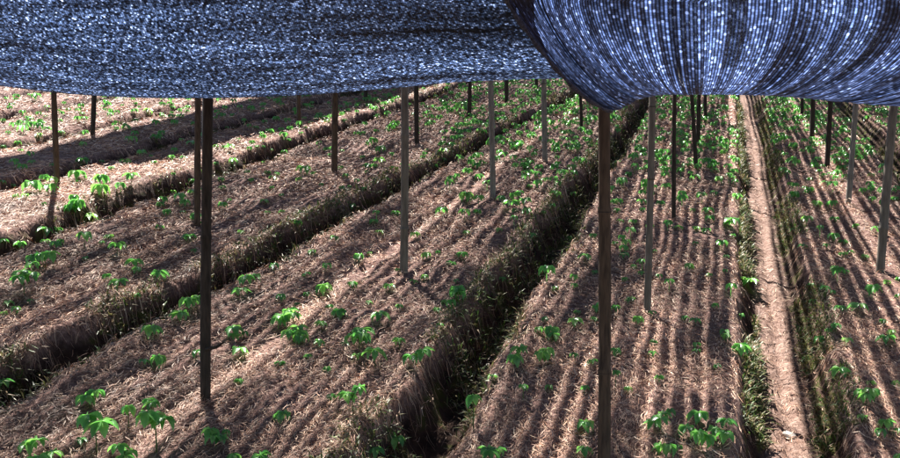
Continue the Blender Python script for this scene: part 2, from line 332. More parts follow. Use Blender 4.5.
def drape(name, mat, s, top_x, bot_x, bot_y, d_bot, d_top, d_back, y_back, over, label, bend, ripple, uvs, fold_shade_fn=None):
    t = np.concatenate([np.linspace(-1, -.12, 14), np.linspace(-.09, 1, 46), np.linspace(1.12, 2.5, 14)])
    S, T = np.meshgrid(s, t, indexing='ij')
    xb = smooth_interp(S, *bot_x); yb = smooth_interp(S, *bot_y); xt = smooth_interp(S, *top_x)
    tf = np.clip(T, 0, 1); tb = np.clip(-T, 0, 1); to = np.clip((T-1)/1.5, 0, 1)
    px = xt + (xb-xt)*(1-tf)**(1 + (bend-1)*np.clip(S/.5, 0, 1))
    py = yb*(1-tf**1.45)
    dp = d_bot + (d_top-d_bot)*tf
    d = ray(px, py); W = d*dp[..., None]; W[..., 2] += EYE
    # behind its lowest line the cloth climbs again to the tops of the posts
    yb3 = W[..., 1] + (d_back-d_bot)*tb
    zend = PA*W[..., 0] + PB*yb3 + HN + y_back
    W[..., 2] = np.where(T < 0, W[..., 2] + (zend-W[..., 2])*(tb**1.6), W[..., 2]); W[..., 1] = np.where(T < 0, yb3, W[..., 1])
    # over the camera it runs back to the next row of posts
    W[..., 0] = W[..., 0]*(1+.35*to); W[..., 1] = W[..., 1]*(1-to) + over[0]*to; W[..., 2] = W[..., 2]*(1-to) + over[1]*to + .05*np.sin(to*math.pi)
    # folds
    amp = ripple*(1-.55*tf)*np.exp(-2*to)*np.exp(-1.2*tb)
    rp = noise(S*23, T*.5, 21)*.6 + noise(S*51, T*.7, 22)*.3 + noise(S*7, T*.4, 23)*.8
    W[..., 1] += amp*rp*2.0; W[..., 2] += amp*rp*.8*np.clip(tf*3, 0, 1)
    uv = np.stack([S*uvs[0], T*uvs[1]], -1).reshape(-1, 2)
    sl = (fold_shade_fn(S, T) if fold_shade_fn is not None else np.zeros_like(S)).ravel()  # mask for the fold shade painted into the cloth
    me = mesh_np(name, W.reshape(-1, 3), grid_faces(len(s), len(t)), mat, True, uv=uv, attrs={'fold_shade': sl})
    return link(name, me, label=label, cat='shade net'), W, t

sR = np.concatenate([np.linspace(0, 1.3, 150), np.linspace(1.32, 2.4, 20)])
kb = [0, .1, .2, .3, .5, .7, .9, 1.1, 1.3, 1.6, 2.4]
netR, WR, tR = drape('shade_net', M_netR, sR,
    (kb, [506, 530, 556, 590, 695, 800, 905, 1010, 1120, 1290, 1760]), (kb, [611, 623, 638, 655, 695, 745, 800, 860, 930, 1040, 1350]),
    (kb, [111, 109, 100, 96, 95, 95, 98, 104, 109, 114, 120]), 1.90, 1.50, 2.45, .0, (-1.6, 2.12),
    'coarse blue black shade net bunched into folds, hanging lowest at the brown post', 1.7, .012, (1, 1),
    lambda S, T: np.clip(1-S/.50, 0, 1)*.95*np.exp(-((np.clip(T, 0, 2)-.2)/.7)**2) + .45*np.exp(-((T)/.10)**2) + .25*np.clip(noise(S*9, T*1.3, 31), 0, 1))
# the rolled hem along that net's free edge
hem_pts = [Vector(WR[0, i]) for i in range(10, 74)]
def tube(pts, radii, seg=6, cap=True):
    vsx = []; fs = []
    n = len(pts)
    for i, p in enumerate(pts):
        d = (pts[min(i+1, n-1)]-pts[max(i-1, 0)]).normalized()
        a = d.orthogonal().normalized() if abs(d.z) > .9 else d.cross(Vector((0, 0, 1))).normalized()
        b = d.cross(a)
        for k in range(seg):
            th = 2*math.pi*k/seg; vsx.append(p + float(radii[i])*(a*math.cos(th) + b*math.sin(th)))
    for i in range(n-1):
        for k in range(seg):
            k2 = (k+1) % seg; fs.append((i*seg+k, i*seg+k2, (i+1)*seg+k2, (i+1)*seg+k))
    if cap: fs.append(tuple(range(seg))[::-1]); fs.append(tuple((n-1)*seg+k for k in range(seg)))
    return vsx, fs
def py_mesh(name, v, f, mat, smooth=True):
    me = bpy.data.meshes.new(name); me.from_pydata([tuple(q) for q in v], [], f); me.materials.append(mat)
    me.polygons.foreach_set('use_smooth', [smooth]*len(me.polygons)); me.update(); return me
M_hem = plain_material('dark_net_hem', (.006, .008, .016), (.05, .07, .13), 160, .45)
v, f = tube(hem_pts, [.0045 + .0015*math.sin(i*.9) for i in range(len(hem_pts))])
link('hem', py_mesh('hem', v, f, M_hem), netR)

sL = np.linspace(-1.6, 1.15, 150)
kl = [-1.6, -1.0, -.5, 0, .1, .25, .42, .62, .82, .95, 1.05, 1.3]
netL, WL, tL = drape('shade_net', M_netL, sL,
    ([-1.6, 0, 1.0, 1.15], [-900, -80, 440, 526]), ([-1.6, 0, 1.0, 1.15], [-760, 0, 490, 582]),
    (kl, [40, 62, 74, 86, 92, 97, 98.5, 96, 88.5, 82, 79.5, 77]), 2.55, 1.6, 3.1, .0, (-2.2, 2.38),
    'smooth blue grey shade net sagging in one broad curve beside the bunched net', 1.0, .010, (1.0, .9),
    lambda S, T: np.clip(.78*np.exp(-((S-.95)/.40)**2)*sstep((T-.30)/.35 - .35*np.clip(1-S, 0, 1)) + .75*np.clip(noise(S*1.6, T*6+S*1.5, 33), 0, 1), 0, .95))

def overhead(label, v0, v1, y0, u1, group, edge=None, mat=None):
    vv = np.linspace(v0, v1, max(8, int((v1-v0)/.12))); ss = np.linspace(0, 1, 70)
    Vq, Sq = np.meshgrid(vv, ss, indexing='ij')
    us = (y0 + .28603*Vq)/.95822 if y0 is not None else np.full_like(Vq, -1.0)
    Uq = us + (u1-us)*Sq
    if edge: Vq = v0 + (np.interp(Uq, *edge)-v0)*(Vq-v0)/(v1-v0)
    x, y = xy_of(Uq, Vq)
    z = base_z(x, y) + HN + .02 + .05*noise(Uq*.8, Vq*1.1, 41)*np.clip(Sq*8, 0, 1) + .012*noise(Uq*.6, Vq*14, 42)
    uv = np.stack([Vq, Uq], -1).reshape(-1, 2)
    me = mesh_np('shade_net', np.stack([x, y, z], -1).reshape(-1, 3), grid_faces(len(vv), len(ss)), mat or M_netO, True, uv=uv, attrs={'fold_shade': np.zeros(Vq.size)})
    return link('shade_net', me, label=label, cat='shade net', group=group)
G_NET = 'nets on the post tops'
overhead('flat shade net stretched on post tops over the bare path', -.02, 6.5, 2.5, 22, G_NET)
overhead('narrow flat shade net stretched on post tops between the deepest ditch and the bare path', -.835, -.12, 3.1, 22, G_NET)
overhead('flat shade net stretched on post tops over the deepest ditch', -3.20, -1.05, 3.1, 22, G_NET)
overhead('flat shade net stretched on post tops beside the sunlit bed', -5.69, -3.29, 3.1, 22, G_NET)
overhead('narrow flat shade net casting the band of shade across the sunlit beds', -7.95, -6.0, None, 22, G_NET, ([-1, 7.9, 9.0, 10.3, 11.7, 14.9, 22], [-7.15, -7.1, -6.4, -6.34, -6.1, -5.97, -5.95]), M_netD)

# ------------------------------------------------------------------ posts
deps = bpy.context.evaluated_depsgraph_get()
def bvh_of(W):
    nu, nv = W.shape[:2]; return BVHTree.FromPolygons([tuple(p) for p in W.reshape(-1, 3)], [tuple(q) for q in grid_faces(nu, nv)])
nets_bvh = [bvh_of(WL), bvh_of(WR)]
POSTS = [  # x top, y top, x base, y base, width px, wood, nodes, label
 (55, 95, 58, 184, 5.6, 'brown', 0, 'thin brown post in front of the band of shade'),
 (95, 95, 93.5, 135, 4.6, 'dark', 0, 'short dark post with its foot on the sunlit bed beyond the shade band'),
 (198, 100, 198.5, 226, 6.0, 'brown', 0, 'slim brown post close beside the thick black post'),
 (204, 100, 204, 146, 3.4, 'pale', 0, 'pale thin pole behind the pair of close dark posts'),
 (207.5, 100, 207.5, 400, 10, 'dark', 1, 'thick blackish post with a broken twig stub near its foot'),
 (298, 97, 299, 127, 3.8, 'brown', 0, 'thin brown pole standing inside the band of shade'),
 (336, 97, 334, 172, 6.0, 'brown', 2, 'brown post with a pale chip of wood at its foot'),
 (366, 92, 366, 102, 3.6, 'dark', 0, 'dark pole at the far end of the shade band'),
 (404, 90, 403, 272, 7.6, 'grey', 3, 'grey bamboo post on the bed between first and second ditches'),
 (417, 90, 417, 144, 4.6, 'dark', 0, 'black pole with a white mark near its foot'),
 (469.5, 82, 469, 118, 4.0, 'dark', 0, 'black pole among dense green seedlings beyond the second ditch'),
 (490.5, 82, 492, 198, 5.6, 'pale', 4, 'slender pale bamboo post with dark joints by the second ditch'),
 (507, 82, 507, 103, 4.0, 'dark', 0, 'short black pole behind the slender pale bamboo post'),
 (536, 80, 536, 88, 3.2, 'dark', 0, 'farthest short black pole at the edge of the smooth net'),
 (544.5, 80, 545.5, 162, 5.4, 'pale', 3, 'pale bamboo post ringed by dark joints on the middle bed'),
 (580, 92, 581, 132, 3.2, 'dark', 0, 'thin black pole under the hem of the bunched net'),
 (605, 105, 602, 470, 12.5, 'brown', 3, 'thick brown post under the lowest fold of the bunched net'),
 (651, 97, 648, 312, 6.8, 'grey', 4, 'grey jointed bamboo post on the bed beside the deepest ditch'),
 (675, 97, 674.5, 219, 4.2, 'dark', 0, 'dark post between the grey jointed bamboo and the black pole cluster'),
 (691.5, 97, 696.5, 170, 3.8, 'dark', 0, 'black pole leaning inward, tallest of a cluster of three'),
 (699, 97, 698.5, 146, 4.0, 'dark', 0, 'straight black pole in the middle of a cluster of three'),
 (705, 97, 705, 123, 3.2, 'dark', 0, 'smallest black pole of a cluster of three'),
 (802, 100, 801.5, 116, 3.0, 'dark', 0, 'short thin black pole on the bed across the bare path'),
 (812.5, 100, 811.5, 138, 4.6, 'dark', 0, 'sturdy black pole standing behind the leaning black pole'),
 (830, 100, 826.5, 167, 4.8, 'dark', 0, 'leaning black pole in front of the pale jointed bamboo'),
 (855, 105, 848, 203, 5.0, 'pale', 3, 'pale grey leaning bamboo with joints across the bare path'),
 (894, 105, 881, 271, 8.0, 'grey', 2, 'stout grey post casting a shadow on the bed across the bare path'),
]
bases = cast(np.array([p[2] for p in POSTS]), np.array([p[3] for p in POSTS], float))
random.seed(5)
post_info = []
for P, bs in zip(POSTS, bases):
    xt, yt, xb, yb, w, wood, nodes, lab = P
    if lab.startswith('slim brown'):   # its foot stands just behind the thick post
        pass
    depth = (bs[1]*math.cos(PITCH) + (bs[2]-EYE)*math.sin(PITCH))
    dv = ray(xt, yt); W = dv*depth; W[2] += EYE
    tip = Vector(W); foot = Vector(bs)
    ax = (tip-foot); ax = ax/ax.z
    L = HN - .02 - (foot.z - (PA*foot.x + PB*foot.y))
    for t in nets_bvh:
        hit = t.ray_cast(foot + Vector((0, 0, .3)), ax.normalized())
        if hit[0] is not None: L = min(L, hit[0].z - foot.z - .02)
    rad = float(max(w*depth/FPX/2, .012))
    n = 22; pts = []; rr = []
    ph = random.random()*6
    nodepos = [L*(.09 + .92*(k+.3*random.random())/max(nodes, 1)) for k in range(nodes)] if nodes else []
    zs = sorted(set([-.18] + [L*i/n for i in range(n+1)] + [q+e for q in nodepos for e in (-.014, -.005, .005, .014)]))
    for z in zs:
        bow = .008*math.sin(z*1.7+ph)
        pts.append(Vector((ax.x*z + bow, ax.y*z + bow*.5, z)))
        k = 1.06 - .12*max(z, 0)/L + .035*math.sin(z*9+ph) + (.0 if nodes else .05*math.sin(z*23+ph*2))
        for q in nodepos:
            if abs(z-q) < .006: k *= 1.13
        rr.append(rad*k)
    v, f = tube(pts, rr, 10)
    o = link('shade_post', None, label=lab, cat='post', group='posts holding up the shade nets'); o.location = foot
    link('shaft', py_mesh('shaft', v, f, WOODS[wood]), o)
    for q in nodepos:
        c = Vector((ax.x*q + .008*math.sin(q*1.7+ph), ax.y*q + .004*math.sin(q*1.7+ph), q))
        v, f = tube([c-Vector((0, 0, .006)), c, c+Vector((0, 0, .006))], [rad*1.06, rad*1.16, rad*1.06], 10)
        link('joint_ring', py_mesh('joint_ring', v, f, WOODS['dark']), o)
    if w > 9 and wood == 'dark':
        v, f = tube([Vector((0, 0, .22)), Vector((.05, -.02, .235)), Vector((.085, -.03, .26))], [.009, .007, .004], 6)
        link('twig_stub', py_mesh('twig_stub', v, f, WOODS['dark']), o)
    zt = L - .07                                # the wire that ties the net's cord to the post
    c = Vector((ax.x*zt, ax.y*zt, zt))
    v, f = tube([c-Vector((0, 0, .012)), c+Vector((0, 0, .012))], [rad*1.12]*2, 10)
    link('tie_wire', py_mesh('tie_wire', v, f, M_wire), o)
    post_info.append((foot, lab))

# ------------------------------------------------------------------ straw mulch
rng = np.random.RandomState(11)
def in_view(x, y, margin=1.0):
    return (np.abs(x) < .5*y + margin) & (y > 1.2)
def straw(n, umax, seed):
    r = np.random.RandomState(seed)
    u = 1.6*(umax/1.6)**r.rand(n*3); v = r.uniform(-1, 1, n*3)*(.62*u+1.0) - .30*u
    x, y = xy_of(u, v); ok = in_view(x, y) & (v > -13)
    x, y, u, v = x[ok][:n], y[ok][:n], u[ok][:n], v[ok][:n]
    _, it, fl = field_z(u, v)
    keep = r.rand(len(u)) < np.where(fl > .4, .25, np.where(it > .6, .10, np.where(it > .22, .34, np.where(it > .1, .55, 1))))
    keep &= r.rand(len(u)) < np.clip(.72 + .6*noise(u*3, v*3, 51), .25, 1)
    return x[keep], y[keep], u[keep], v[keep], it[keep]
x, y, u, v, it = straw(800000, 15.5, 3)
n = len(x); dep = np.maximum(y, 1.5)
ln = rng.uniform(.012, .050, n)*(1+.05*dep); wd = rng.uniform(.0005, .0012, n)*np.maximum(1, dep*.30)
az = rng.uniform(0, 2*np.pi, n)
near_edge = (it > .02) & (it < .9)
az = np.where(near_edge & (rng.rand(n) < .18), math.atan2(VY, VX) + rng.normal(0, .7, n) + np.where(rng.rand(n) < .5, np.pi, 0), az)
along = rng.rand(n) < .4
az = np.where(along & ~near_edge, math.atan2(UY, UX) + rng.normal(0, .4, n), az)
dx, dy = np.cos(az), np.sin(az); lift = rng.gamma(1.6, .007, n); tiltz = rng.normal(0, .18, n)
bend = rng.normal(0, .22, n); roll = rng.uniform(-1.0, 1.0, n)
verts = np.zeros((n, 6, 3))
for k, s in enumerate((-.5, 0, .5)):
    cx = x + dx*ln*s - dy*ln*bend*(s*s)*2; cy = y + dy*ln*s + dx*ln*bend*(s*s)*2
    cz = ground_z(cx, cy) + .004 + lift + tiltz*ln*s*.6
    wz = wd*(1.0 if s == 0 else .65)
    for j, q in enumerate((-1, 1)):
        verts[:, 2*k+j, 0] = cx - dy*wz*q*np.cos(roll); verts[:, 2*k+j, 1] = cy + dx*wz*q*np.cos(roll); verts[:, 2*k+j, 2] = cz + wz*q*np.sin(roll)
b0 = np.arange(n)[:, None]*6
fc = np.stack([b0 + np.array([0, 2, 3, 1]), b0 + np.array([2, 4, 5, 3])], 1).reshape(-1, 4)
pal = np.array([(.40, .265, .215), (.54, .40, .33), (.27, .160, .130), (.66, .53, .45), (.15, .090, .080), (.45, .26, .19), (.74, .63, .56)])
ci = rng.choice(len(pal), n, p=[.27, .16, .23, .07, .16, .08, .03]); col = pal[ci]*np.array([1.08, .975, .81])*rng.uniform(.75, 1.25, (n, 1))*np.clip(1 + .42*noise(u*2.1, v*2.6, 71) + .30*noise(u*6.5, v*7, 72), .42, 1.5)[:, None]
tint = np.ones((n, 6, 4)); tint[..., :3] = col[:, None, :]
link('straw_mulch', mesh_np('straw_mulch', verts.reshape(-1, 3), fc, M_straw, False, tint.reshape(-1, 4)), label='loose brown dry straw strewn over the beds', cat='straw', kind='stuff')

# ------------------------------------------------------------------ weeds and moss on the furrow banks
def weeds():
    vs_, tn = [], []
    dens = {'A': 13000, 'B': 7500, 'C': 7500, 'D': 1500, 'H': 6000, 'E': 700, 'F': 600, 'G': 1500}
    r = np.random.RandomState(17); P_, S_, Cc = [], [], []
    for k, m in dens.items():
        umin = 2.0 if k in 'ABC' else 4
        uu = umin*(16/umin)**r.rand(m); a, b, dp, fl = furrow_edges(k, uu)
        side = r.rand(m) < (.5 if k == 'A' else .72)
        w = (b-a)/2; c = (a+b)/2
        vv = c + np.where(side, -1, 1)*w*r.uniform(.62 if k == 'A' else .3, np.where(side, 1.0 + (.14 if k in 'BCD' else .02)/w, 1.4), m)
        keep = noise(uu*2.2, vv*2.2 + ord(k), 61) > (-.25 if k in 'ABCH' else .1)
        P_.append(np.stack([uu, vv], -1)[keep]); 
    Pq = np.concatenate(P_); x, y = xy_of(Pq[:, 0], Pq[:, 1]); ok = in_view(x, y, .6); x, y = x[ok], y[ok]; m = len(x)
    z = ground_z(x, y); dep = np.maximum(y, 2)
    per = 3
    x = np.repeat(x, per) + r.normal(0, .012, m*per); y = np.repeat(y, per) + r.normal(0, .012, m*per); z = np.repeat(z, per); m *= per
    az = r.uniform(0, 2*np.pi, m); L = r.uniform(.010, .028, m)*(1+.06*np.repeat(dep, per)); el = r.uniform(.1, 1.3, m)
    d = np.stack([np.cos(az)*np.cos(el), np.sin(az)*np.cos(el), np.sin(el)], -1); sd = np.stack([-np.sin(az), np.cos(az), np.zeros(m)], -1)
    p0 = np.stack([x, y, z], -1); blade = r.rand(m) < .72
    L = np.where(blade, L*2.6, L); w = np.where(blade, L*.045, L*.34)
    V = np.stack([p0, p0 + d*(L*.5)[:, None] + sd*w[:, None], p0 + d*L[:, None] - np.array([0, 0, 1])*(L*.25)[:, None], p0 + d*(L*.5)[:, None] - sd*w[:, None]], 1)
    pal = np.array([(.075, .12, .028), (.13, .14, .042), (.20, .175, .07), (.045, .08, .022), (.10, .18, .035), (.33, .245, .155)])
    col = pal[r.choice(6, m, p=[.20, .20, .18, .12, .10, .20])]*r.uniform(.75, 1.2, (m, 1))
    T = np.ones((m, 4, 4)); T[..., :3] = col[:, None]
    link('bank_weeds', mesh_np('bank_weeds', V.reshape(-1, 3), np.arange(m*4).reshape(-1, 4), M_weed, False, T.reshape(-1, 4)), label='olive green moss and small weeds clinging to the furrow banks', cat='weeds', kind='stuff')
weeds()

# ------------------------------------------------------------------ the seedlings
# (x, y, width[, foot y]) read off the photograph in 225 x 126 windows enlarged 3.636 times
SEED = {
 (0, 332): [(325,225,90),(350,320,140,440),(470,265,60,355),(545,245,80),(568,300,125,440),(115,410,90),(190,435,70),(295,400,35),(455,430,95,500),(10,175,60),(715,65,55),(575,85,70),(522,100,45),(785,372,80)],
 (225, 332): [(35,8,50),(70,8,30),(275,10,60,55),(55,58,65),(232,0,30),(345,30,50),(490,8,90,70),(435,45,35),(478,80,50),(545,62,75,140),(632,25,50),(695,72,95),(302,92,28),(372,138,28),(200,115,40),(465,220,95,310),(212,288,70),(30,440,60),(130,445,75),(50,185,25),(5,370,30),(385,243,25),(545,420,60),(625,380,70)],
 (450, 332): [(245,72,90),(345,65,90),(453,75,45,115),(515,100,45),(600,60,55),(602,138,45,215),(650,208,40),(740,35,40),(735,80,30),(265,190,42,250),(155,155,45),(85,225,70,360),(360,192,45),(488,210,20),(490,325,70),(490,420,65),(150,430,90,490),(760,320,80),(785,410,90),(375,3,60),(800,280,50),(760,172,25)],
 (675, 332): [(75,38,45),(80,72,30),(235,42,75),(185,5,45),(85,290,75),(40,340,70),(95,375,90),(165,350,90),(185,315,60),(10,410,50),(600,130,65),(695,215,80),(525,15,55),(620,22,45),(765,15,60),(710,185,40),(765,320,60),(745,350,55),(680,315,35),(152,125,35),(475,98,35),(810,365,30),(800,185,40)],
 (0, 206): [(170,80,55),(210,80,40),(165,125,35),(15,122,35),(75,130,50),(220,122,35),(310,97,65,165),(330,30,55),(265,5,50),(395,105,40),(370,130,30),(428,135,55,185),(310,187,35),(165,180,90),(90,248,90,330),(432,268,60),(492,195,60),(500,222,45),(500,325,30),(60,365,50),(30,345,45),(110,348,25),(580,72,42),(608,12,45),(712,28,50),(690,105,50),(705,160,30),(700,335,80),(655,385,60),(552,435,75),(665,20,30),(735,60,25),(15,390,35)],
 (225, 206): [(60,90,35),(155,20,30),(207,17,30),(275,17,35),(265,52,45),(178,210,45),(85,265,85),(60,300,60),(315,160,40),(368,208,50),(292,245,42),(355,285,65,325),(462,275,45),(597,285,45),(685,272,35),(725,250,42),(490,175,50),(525,170,30),(203,320,50),(295,318,38),(262,357,35),(380,370,20),(522,350,35),(563,388,70),(350,420,52),(228,400,85,440),(258,445,90),(500,445,75),(795,345,40),(770,375,40),(735,170,45),(775,165,30),(630,230,35),(635,370,20),(782,438,25),(620,20,35),(30,440,70),(812,208,20),(400,110,40),(560,90,35),(690,95,45)],
 (450, 206): [(45,170,45),(12,208,30),(22,270,30),(190,270,15),(100,12,40),(235,12,30),(280,8,50),(340,20,30),(490,175,50),(452,250,45),(525,242,25),(382,295,38),(450,290,22),(342,408,40),(320,440,45),(370,440,65),(450,410,55),(465,385,35),(525,410,35),(528,372,25),(620,50,32),(665,50,38),(640,122,50),(632,168,48),(600,130,35),(668,215,35),(695,245,25),(602,362,45),(655,335,42),(680,400,55),(735,390,25),(635,268,22),(742,165,22),(760,255,25),(800,60,30),(605,10,30),(700,10,25),(60,90,40),(180,80,35),(300,100,38),(430,110,40),(520,100,40)],
 (675, 206): [(50,208,48),(122,35,45),(75,75,35),(112,82,40),(15,72,35),(205,45,60),(190,55,40),(210,105,30),(268,265,60),(245,258,40),(180,235,25),(185,182,30),(75,135,25),(125,255,18),(75,410,45),(35,405,35),(145,365,20),(180,450,45),(478,38,50),(430,82,35),(465,140,38),(575,100,50),(610,125,40),(580,42,35),(655,65,38),(730,75,50),(610,170,35),(690,180,35),(580,218,48),(620,238,30),(550,140,30),(545,290,45),(575,312,28),(502,343,35),(598,362,50),(665,355,65),(585,428,50),(770,270,40),(812,265,25),(710,305,25),(755,415,40),(785,450,45),(495,292,20),(810,330,20),(560,452,35),(65,12,25),(240,400,25),(640,165,30)],
 (0, 80): [(115,370,75),(178,380,55),(195,355,45),(278,330,65),(285,365,30),(55,415,35),(95,415,40),(10,365,30),(48,380,28),(30,185,25),(85,165,50),(140,155,50),(140,195,35),(105,132,30),(65,222,35),(12,238,25),(12,140,30),(130,50,45),(35,95,25),(165,128,22),(225,188,28),(248,103,25),(212,108,20),(300,118,25),(320,133,20),(385,75,25),(375,93,25),(425,110,30),(540,105,40),(420,150,20),(425,170,25),(460,165,40),(590,125,28),(628,95,25),(625,115,20),(650,125,22),(680,108,22),(700,155,20),(485,205,45),(570,200,45),(455,290,40),(405,315,28),(300,285,50),(370,290,25),(115,293,35),(65,302,28),(188,305,25),(305,225,40),(550,275,20),(560,295,30),(368,345,60),(370,380,70),(480,340,60,385),(515,255,28),(630,400,32),(595,425,45),(580,445,40),(270,418,50),(670,435,50),(700,400,35),(695,360,35),(630,340,25),(670,278,32),(695,222,40),(275,448,80),(785,135,22),(785,235,25),(812,240,20),(785,300,25),(805,355,35),(808,385,30),(738,395,30),(160,450,20),(75,250,25)],
 (225, 80): [(30,285,50),(20,235,45),(50,215,15),(98,220,30),(90,243,30),(118,240,20),(140,240,20),(168,250,20),(232,213,20),(140,300,18),(80,328,30),(155,332,28),(175,350,35),(190,335,30),(95,360,25),(290,315,55),(325,333,30),(268,355,35),(145,435,38),(15,435,25),(170,390,22),(205,418,22),(350,378,22),(420,312,32),(440,340,38),(425,385,30),(455,385,25),(505,392,25),(500,275,25),(545,305,30),(520,305,40),(560,285,45),(540,210,45),(565,240,50),(370,245,30),(382,270,20),(425,255,20),(478,188,35),(585,350,30),(515,330,22),(460,452,40),(612,315,28),(650,300,40),(665,320,20),(720,275,32),(735,250,25),(765,305,25),(795,250,50),(795,285,30),(800,205,25),(810,150,20),(620,150,45),(600,165,40),(590,180,25),(550,180,30),(505,188,25),(555,72,28),(525,88,28),(545,95,25),(435,108,28),(420,92,22),(480,110,22),(368,132,25),(498,78,18),(600,55,30),(590,80,25),(570,98,20),(435,145,20),(545,130,18),(290,85,30),(112,168,28),(172,178,28),(203,175,28),(232,168,30),(275,190,20),(312,150,25),(292,170,20),(8,170,20),(740,110,30),(725,115,20),(770,100,25)],
 (450, 80): [(60,410,60),(270,300,45),(275,340,50),(380,305,45),(445,310,42),(390,245,30),(425,230,35),(460,235,45),(440,110,40),(415,90,30),(370,155,25),(318,150,40),(230,410,50),(270,430,50),(220,440,60),(395,370,35),(385,405,45),(445,408,35),(355,355,30),(290,380,30),(180,260,28),(215,215,35),(130,298,25),(705,250,28),(650,335,35),(600,435,40),(700,435,40),(770,285,40),(750,255,30),(690,318,35),(765,440,40),(515,130,50),(610,178,30),(505,180,25),(600,130,40),(40,85,60),(50,410,50),(150,90,30),(250,185,35),(200,60,30)],
 (675, 80): [(175,255,40),(160,350,45),(145,405,35),(72,345,45),(130,290,50),(225,415,45),(418,372,35),(438,410,25),(475,405,25),(425,285,50),(435,232,30),(380,200,35),(365,260,25),(495,250,35),(490,355,30),(515,440,45),(570,440,45),(545,368,35),(545,340,35),(585,268,25),(610,315,35),(665,270,40),(695,235,45),(715,340,35),(710,385,35),(800,425,40),(755,435,40),(520,280,40),(205,275,30),(210,235,25),(60,300,40),(345,105,45),(400,105,40),(440,130,40),(700,130,40),(745,110,40),(610,175,45),(590,185,30),(600,140,30)],
}
rows = []
for (ox, oy), lst in SEED.items():
    for q in lst:
        fy = (q[3]/3.636+oy) if len(q) > 3 else None
        rows.append((q[0]/3.636+ox, q[1]/3.636+oy, q[2]/3.636, fy))
rows.sort(key=lambda r: -r[2])
X = np.array([r[0] for r in rows]); Y = np.array([r[1] for r in rows]); Wp = np.array([r[2] for r in rows])
stem_px = np.where(Wp > 12, .62*Wp, .42*Wp); FY = Y + stem_px
for i, r in enumerate(rows):
    if r[3] is not None: FY[i] = r[3]
feet = cast(X, FY)
depth = feet[:, 1]*math.cos(PITCH) + (feet[:, 2]-EYE)*math.sin(PITCH)
diam = np.clip(Wp*np.where(Wp > 15, 1.16, 1.06)*depth/FPX, .055, .27); height = np.clip((FY-Y)*depth/FPX, .03, .22)

def leaflet_arrays(seg=5, droop=.5, fold=.16, width=.19, curl=0.0):
    """one leaflet, unit length along +X: pointed oval, creased at the midrib, bending down to its tip"""
    vs_, fs = [], []; prof = [.06, .55, .93, .98, .62, .03] if seg == 5 else [.08, .9, .85, .03]
    n = len(prof)
    for i, p in enumerate(prof):
        t = i/(n-1); ang = droop*t
        xx = (math.sin(ang)/droop if droop > .01 else t); zz = -(1-math.cos(ang))/droop if droop > .01 else 0
        w = width*p; wav = .02*math.sin(i*2.1+curl*7)
        for s in (-1, 0, 1): vs_.append((xx, s*w, zz + abs(s)*(fold*w*1.6) + s*wav*p))
    for i in range(n-1):
        for j in range(2): fs.append((i*3+j, (i+1)*3+j, (i+1)*3+j+1, i*3+j+1))
    return np.array(vs_), fs
def leaflet_mesh(name, **kw):
    v, f = leaflet_arrays(**kw); me = py_mesh(name, v, f, M_leaf)
    l = me.uv_layers.new(name='UVMap')
    for lp in me.loops: l.data[lp.index].uv = (v[lp.vertex_index][0] + abs(v[lp.vertex_index][1])*1.2, v[lp.vertex_index][1])
    return me
LEAFLETS = [leaflet_mesh('leaflet', droop=d, fold=.5, width=w, curl=c) for d, w, c in ((.75, .25, 0), (1.0, .27, .4), (.5, .23, .7), (1.2, .26, .2))]

def whorl_layout(rnd, nl, drop):
    out = []; off = rnd.uniform(0, 6.28)
    for k in range(nl):
        a = off + 2*math.pi*k/nl + rnd.uniform(-.18, .18); sc = rnd.uniform(.75, 1.08)
        out.append((a, drop + rnd.uniform(-.22, .22), rnd.uniform(-.25, .25), sc))
    return out
def leaf_matrix(a, dr, ro, sc): return Matrix.Rotation(a, 4, 'Z') @ Matrix.Rotation(dr, 4, 'Y') @ Matrix.Rotation(ro, 4, 'X') @ Matrix.Scale(sc, 4)
def foliage_mesh(seed, seg=3):
    rnd = random.Random(seed); V, Fq = [], []
    for a, dr, ro, sc in whorl_layout(rnd, rnd.choice((5, 6, 7)), rnd.uniform(.1, .5)):
        lv, lf = leaflet_arrays(seg, rnd.uniform(.5, 1.2), .5, .28, rnd.random()); M = leaf_matrix(a, dr, ro, sc)
        b = len(V); V += [M @ Vector(q) for q in lv]; Fq += [tuple(b+i for i in q) for q in lf]
    return V, Fq
FOL = []
for s in range(10):
    V, Fq = foliage_mesh(s); me = py_mesh('foliage', V, Fq, M_leaf); me.uv_layers.new(name='UVMap'); FOL.append(me)
v, f = tube([Vector((0, 0, -.25)), Vector((.02, .01, .3)), Vector((.01, .0, .7)), Vector((0, 0, 1))], [.030, .026, .020, .016], 5)
STEM = py_mesh('stem', v, f, M_stem)

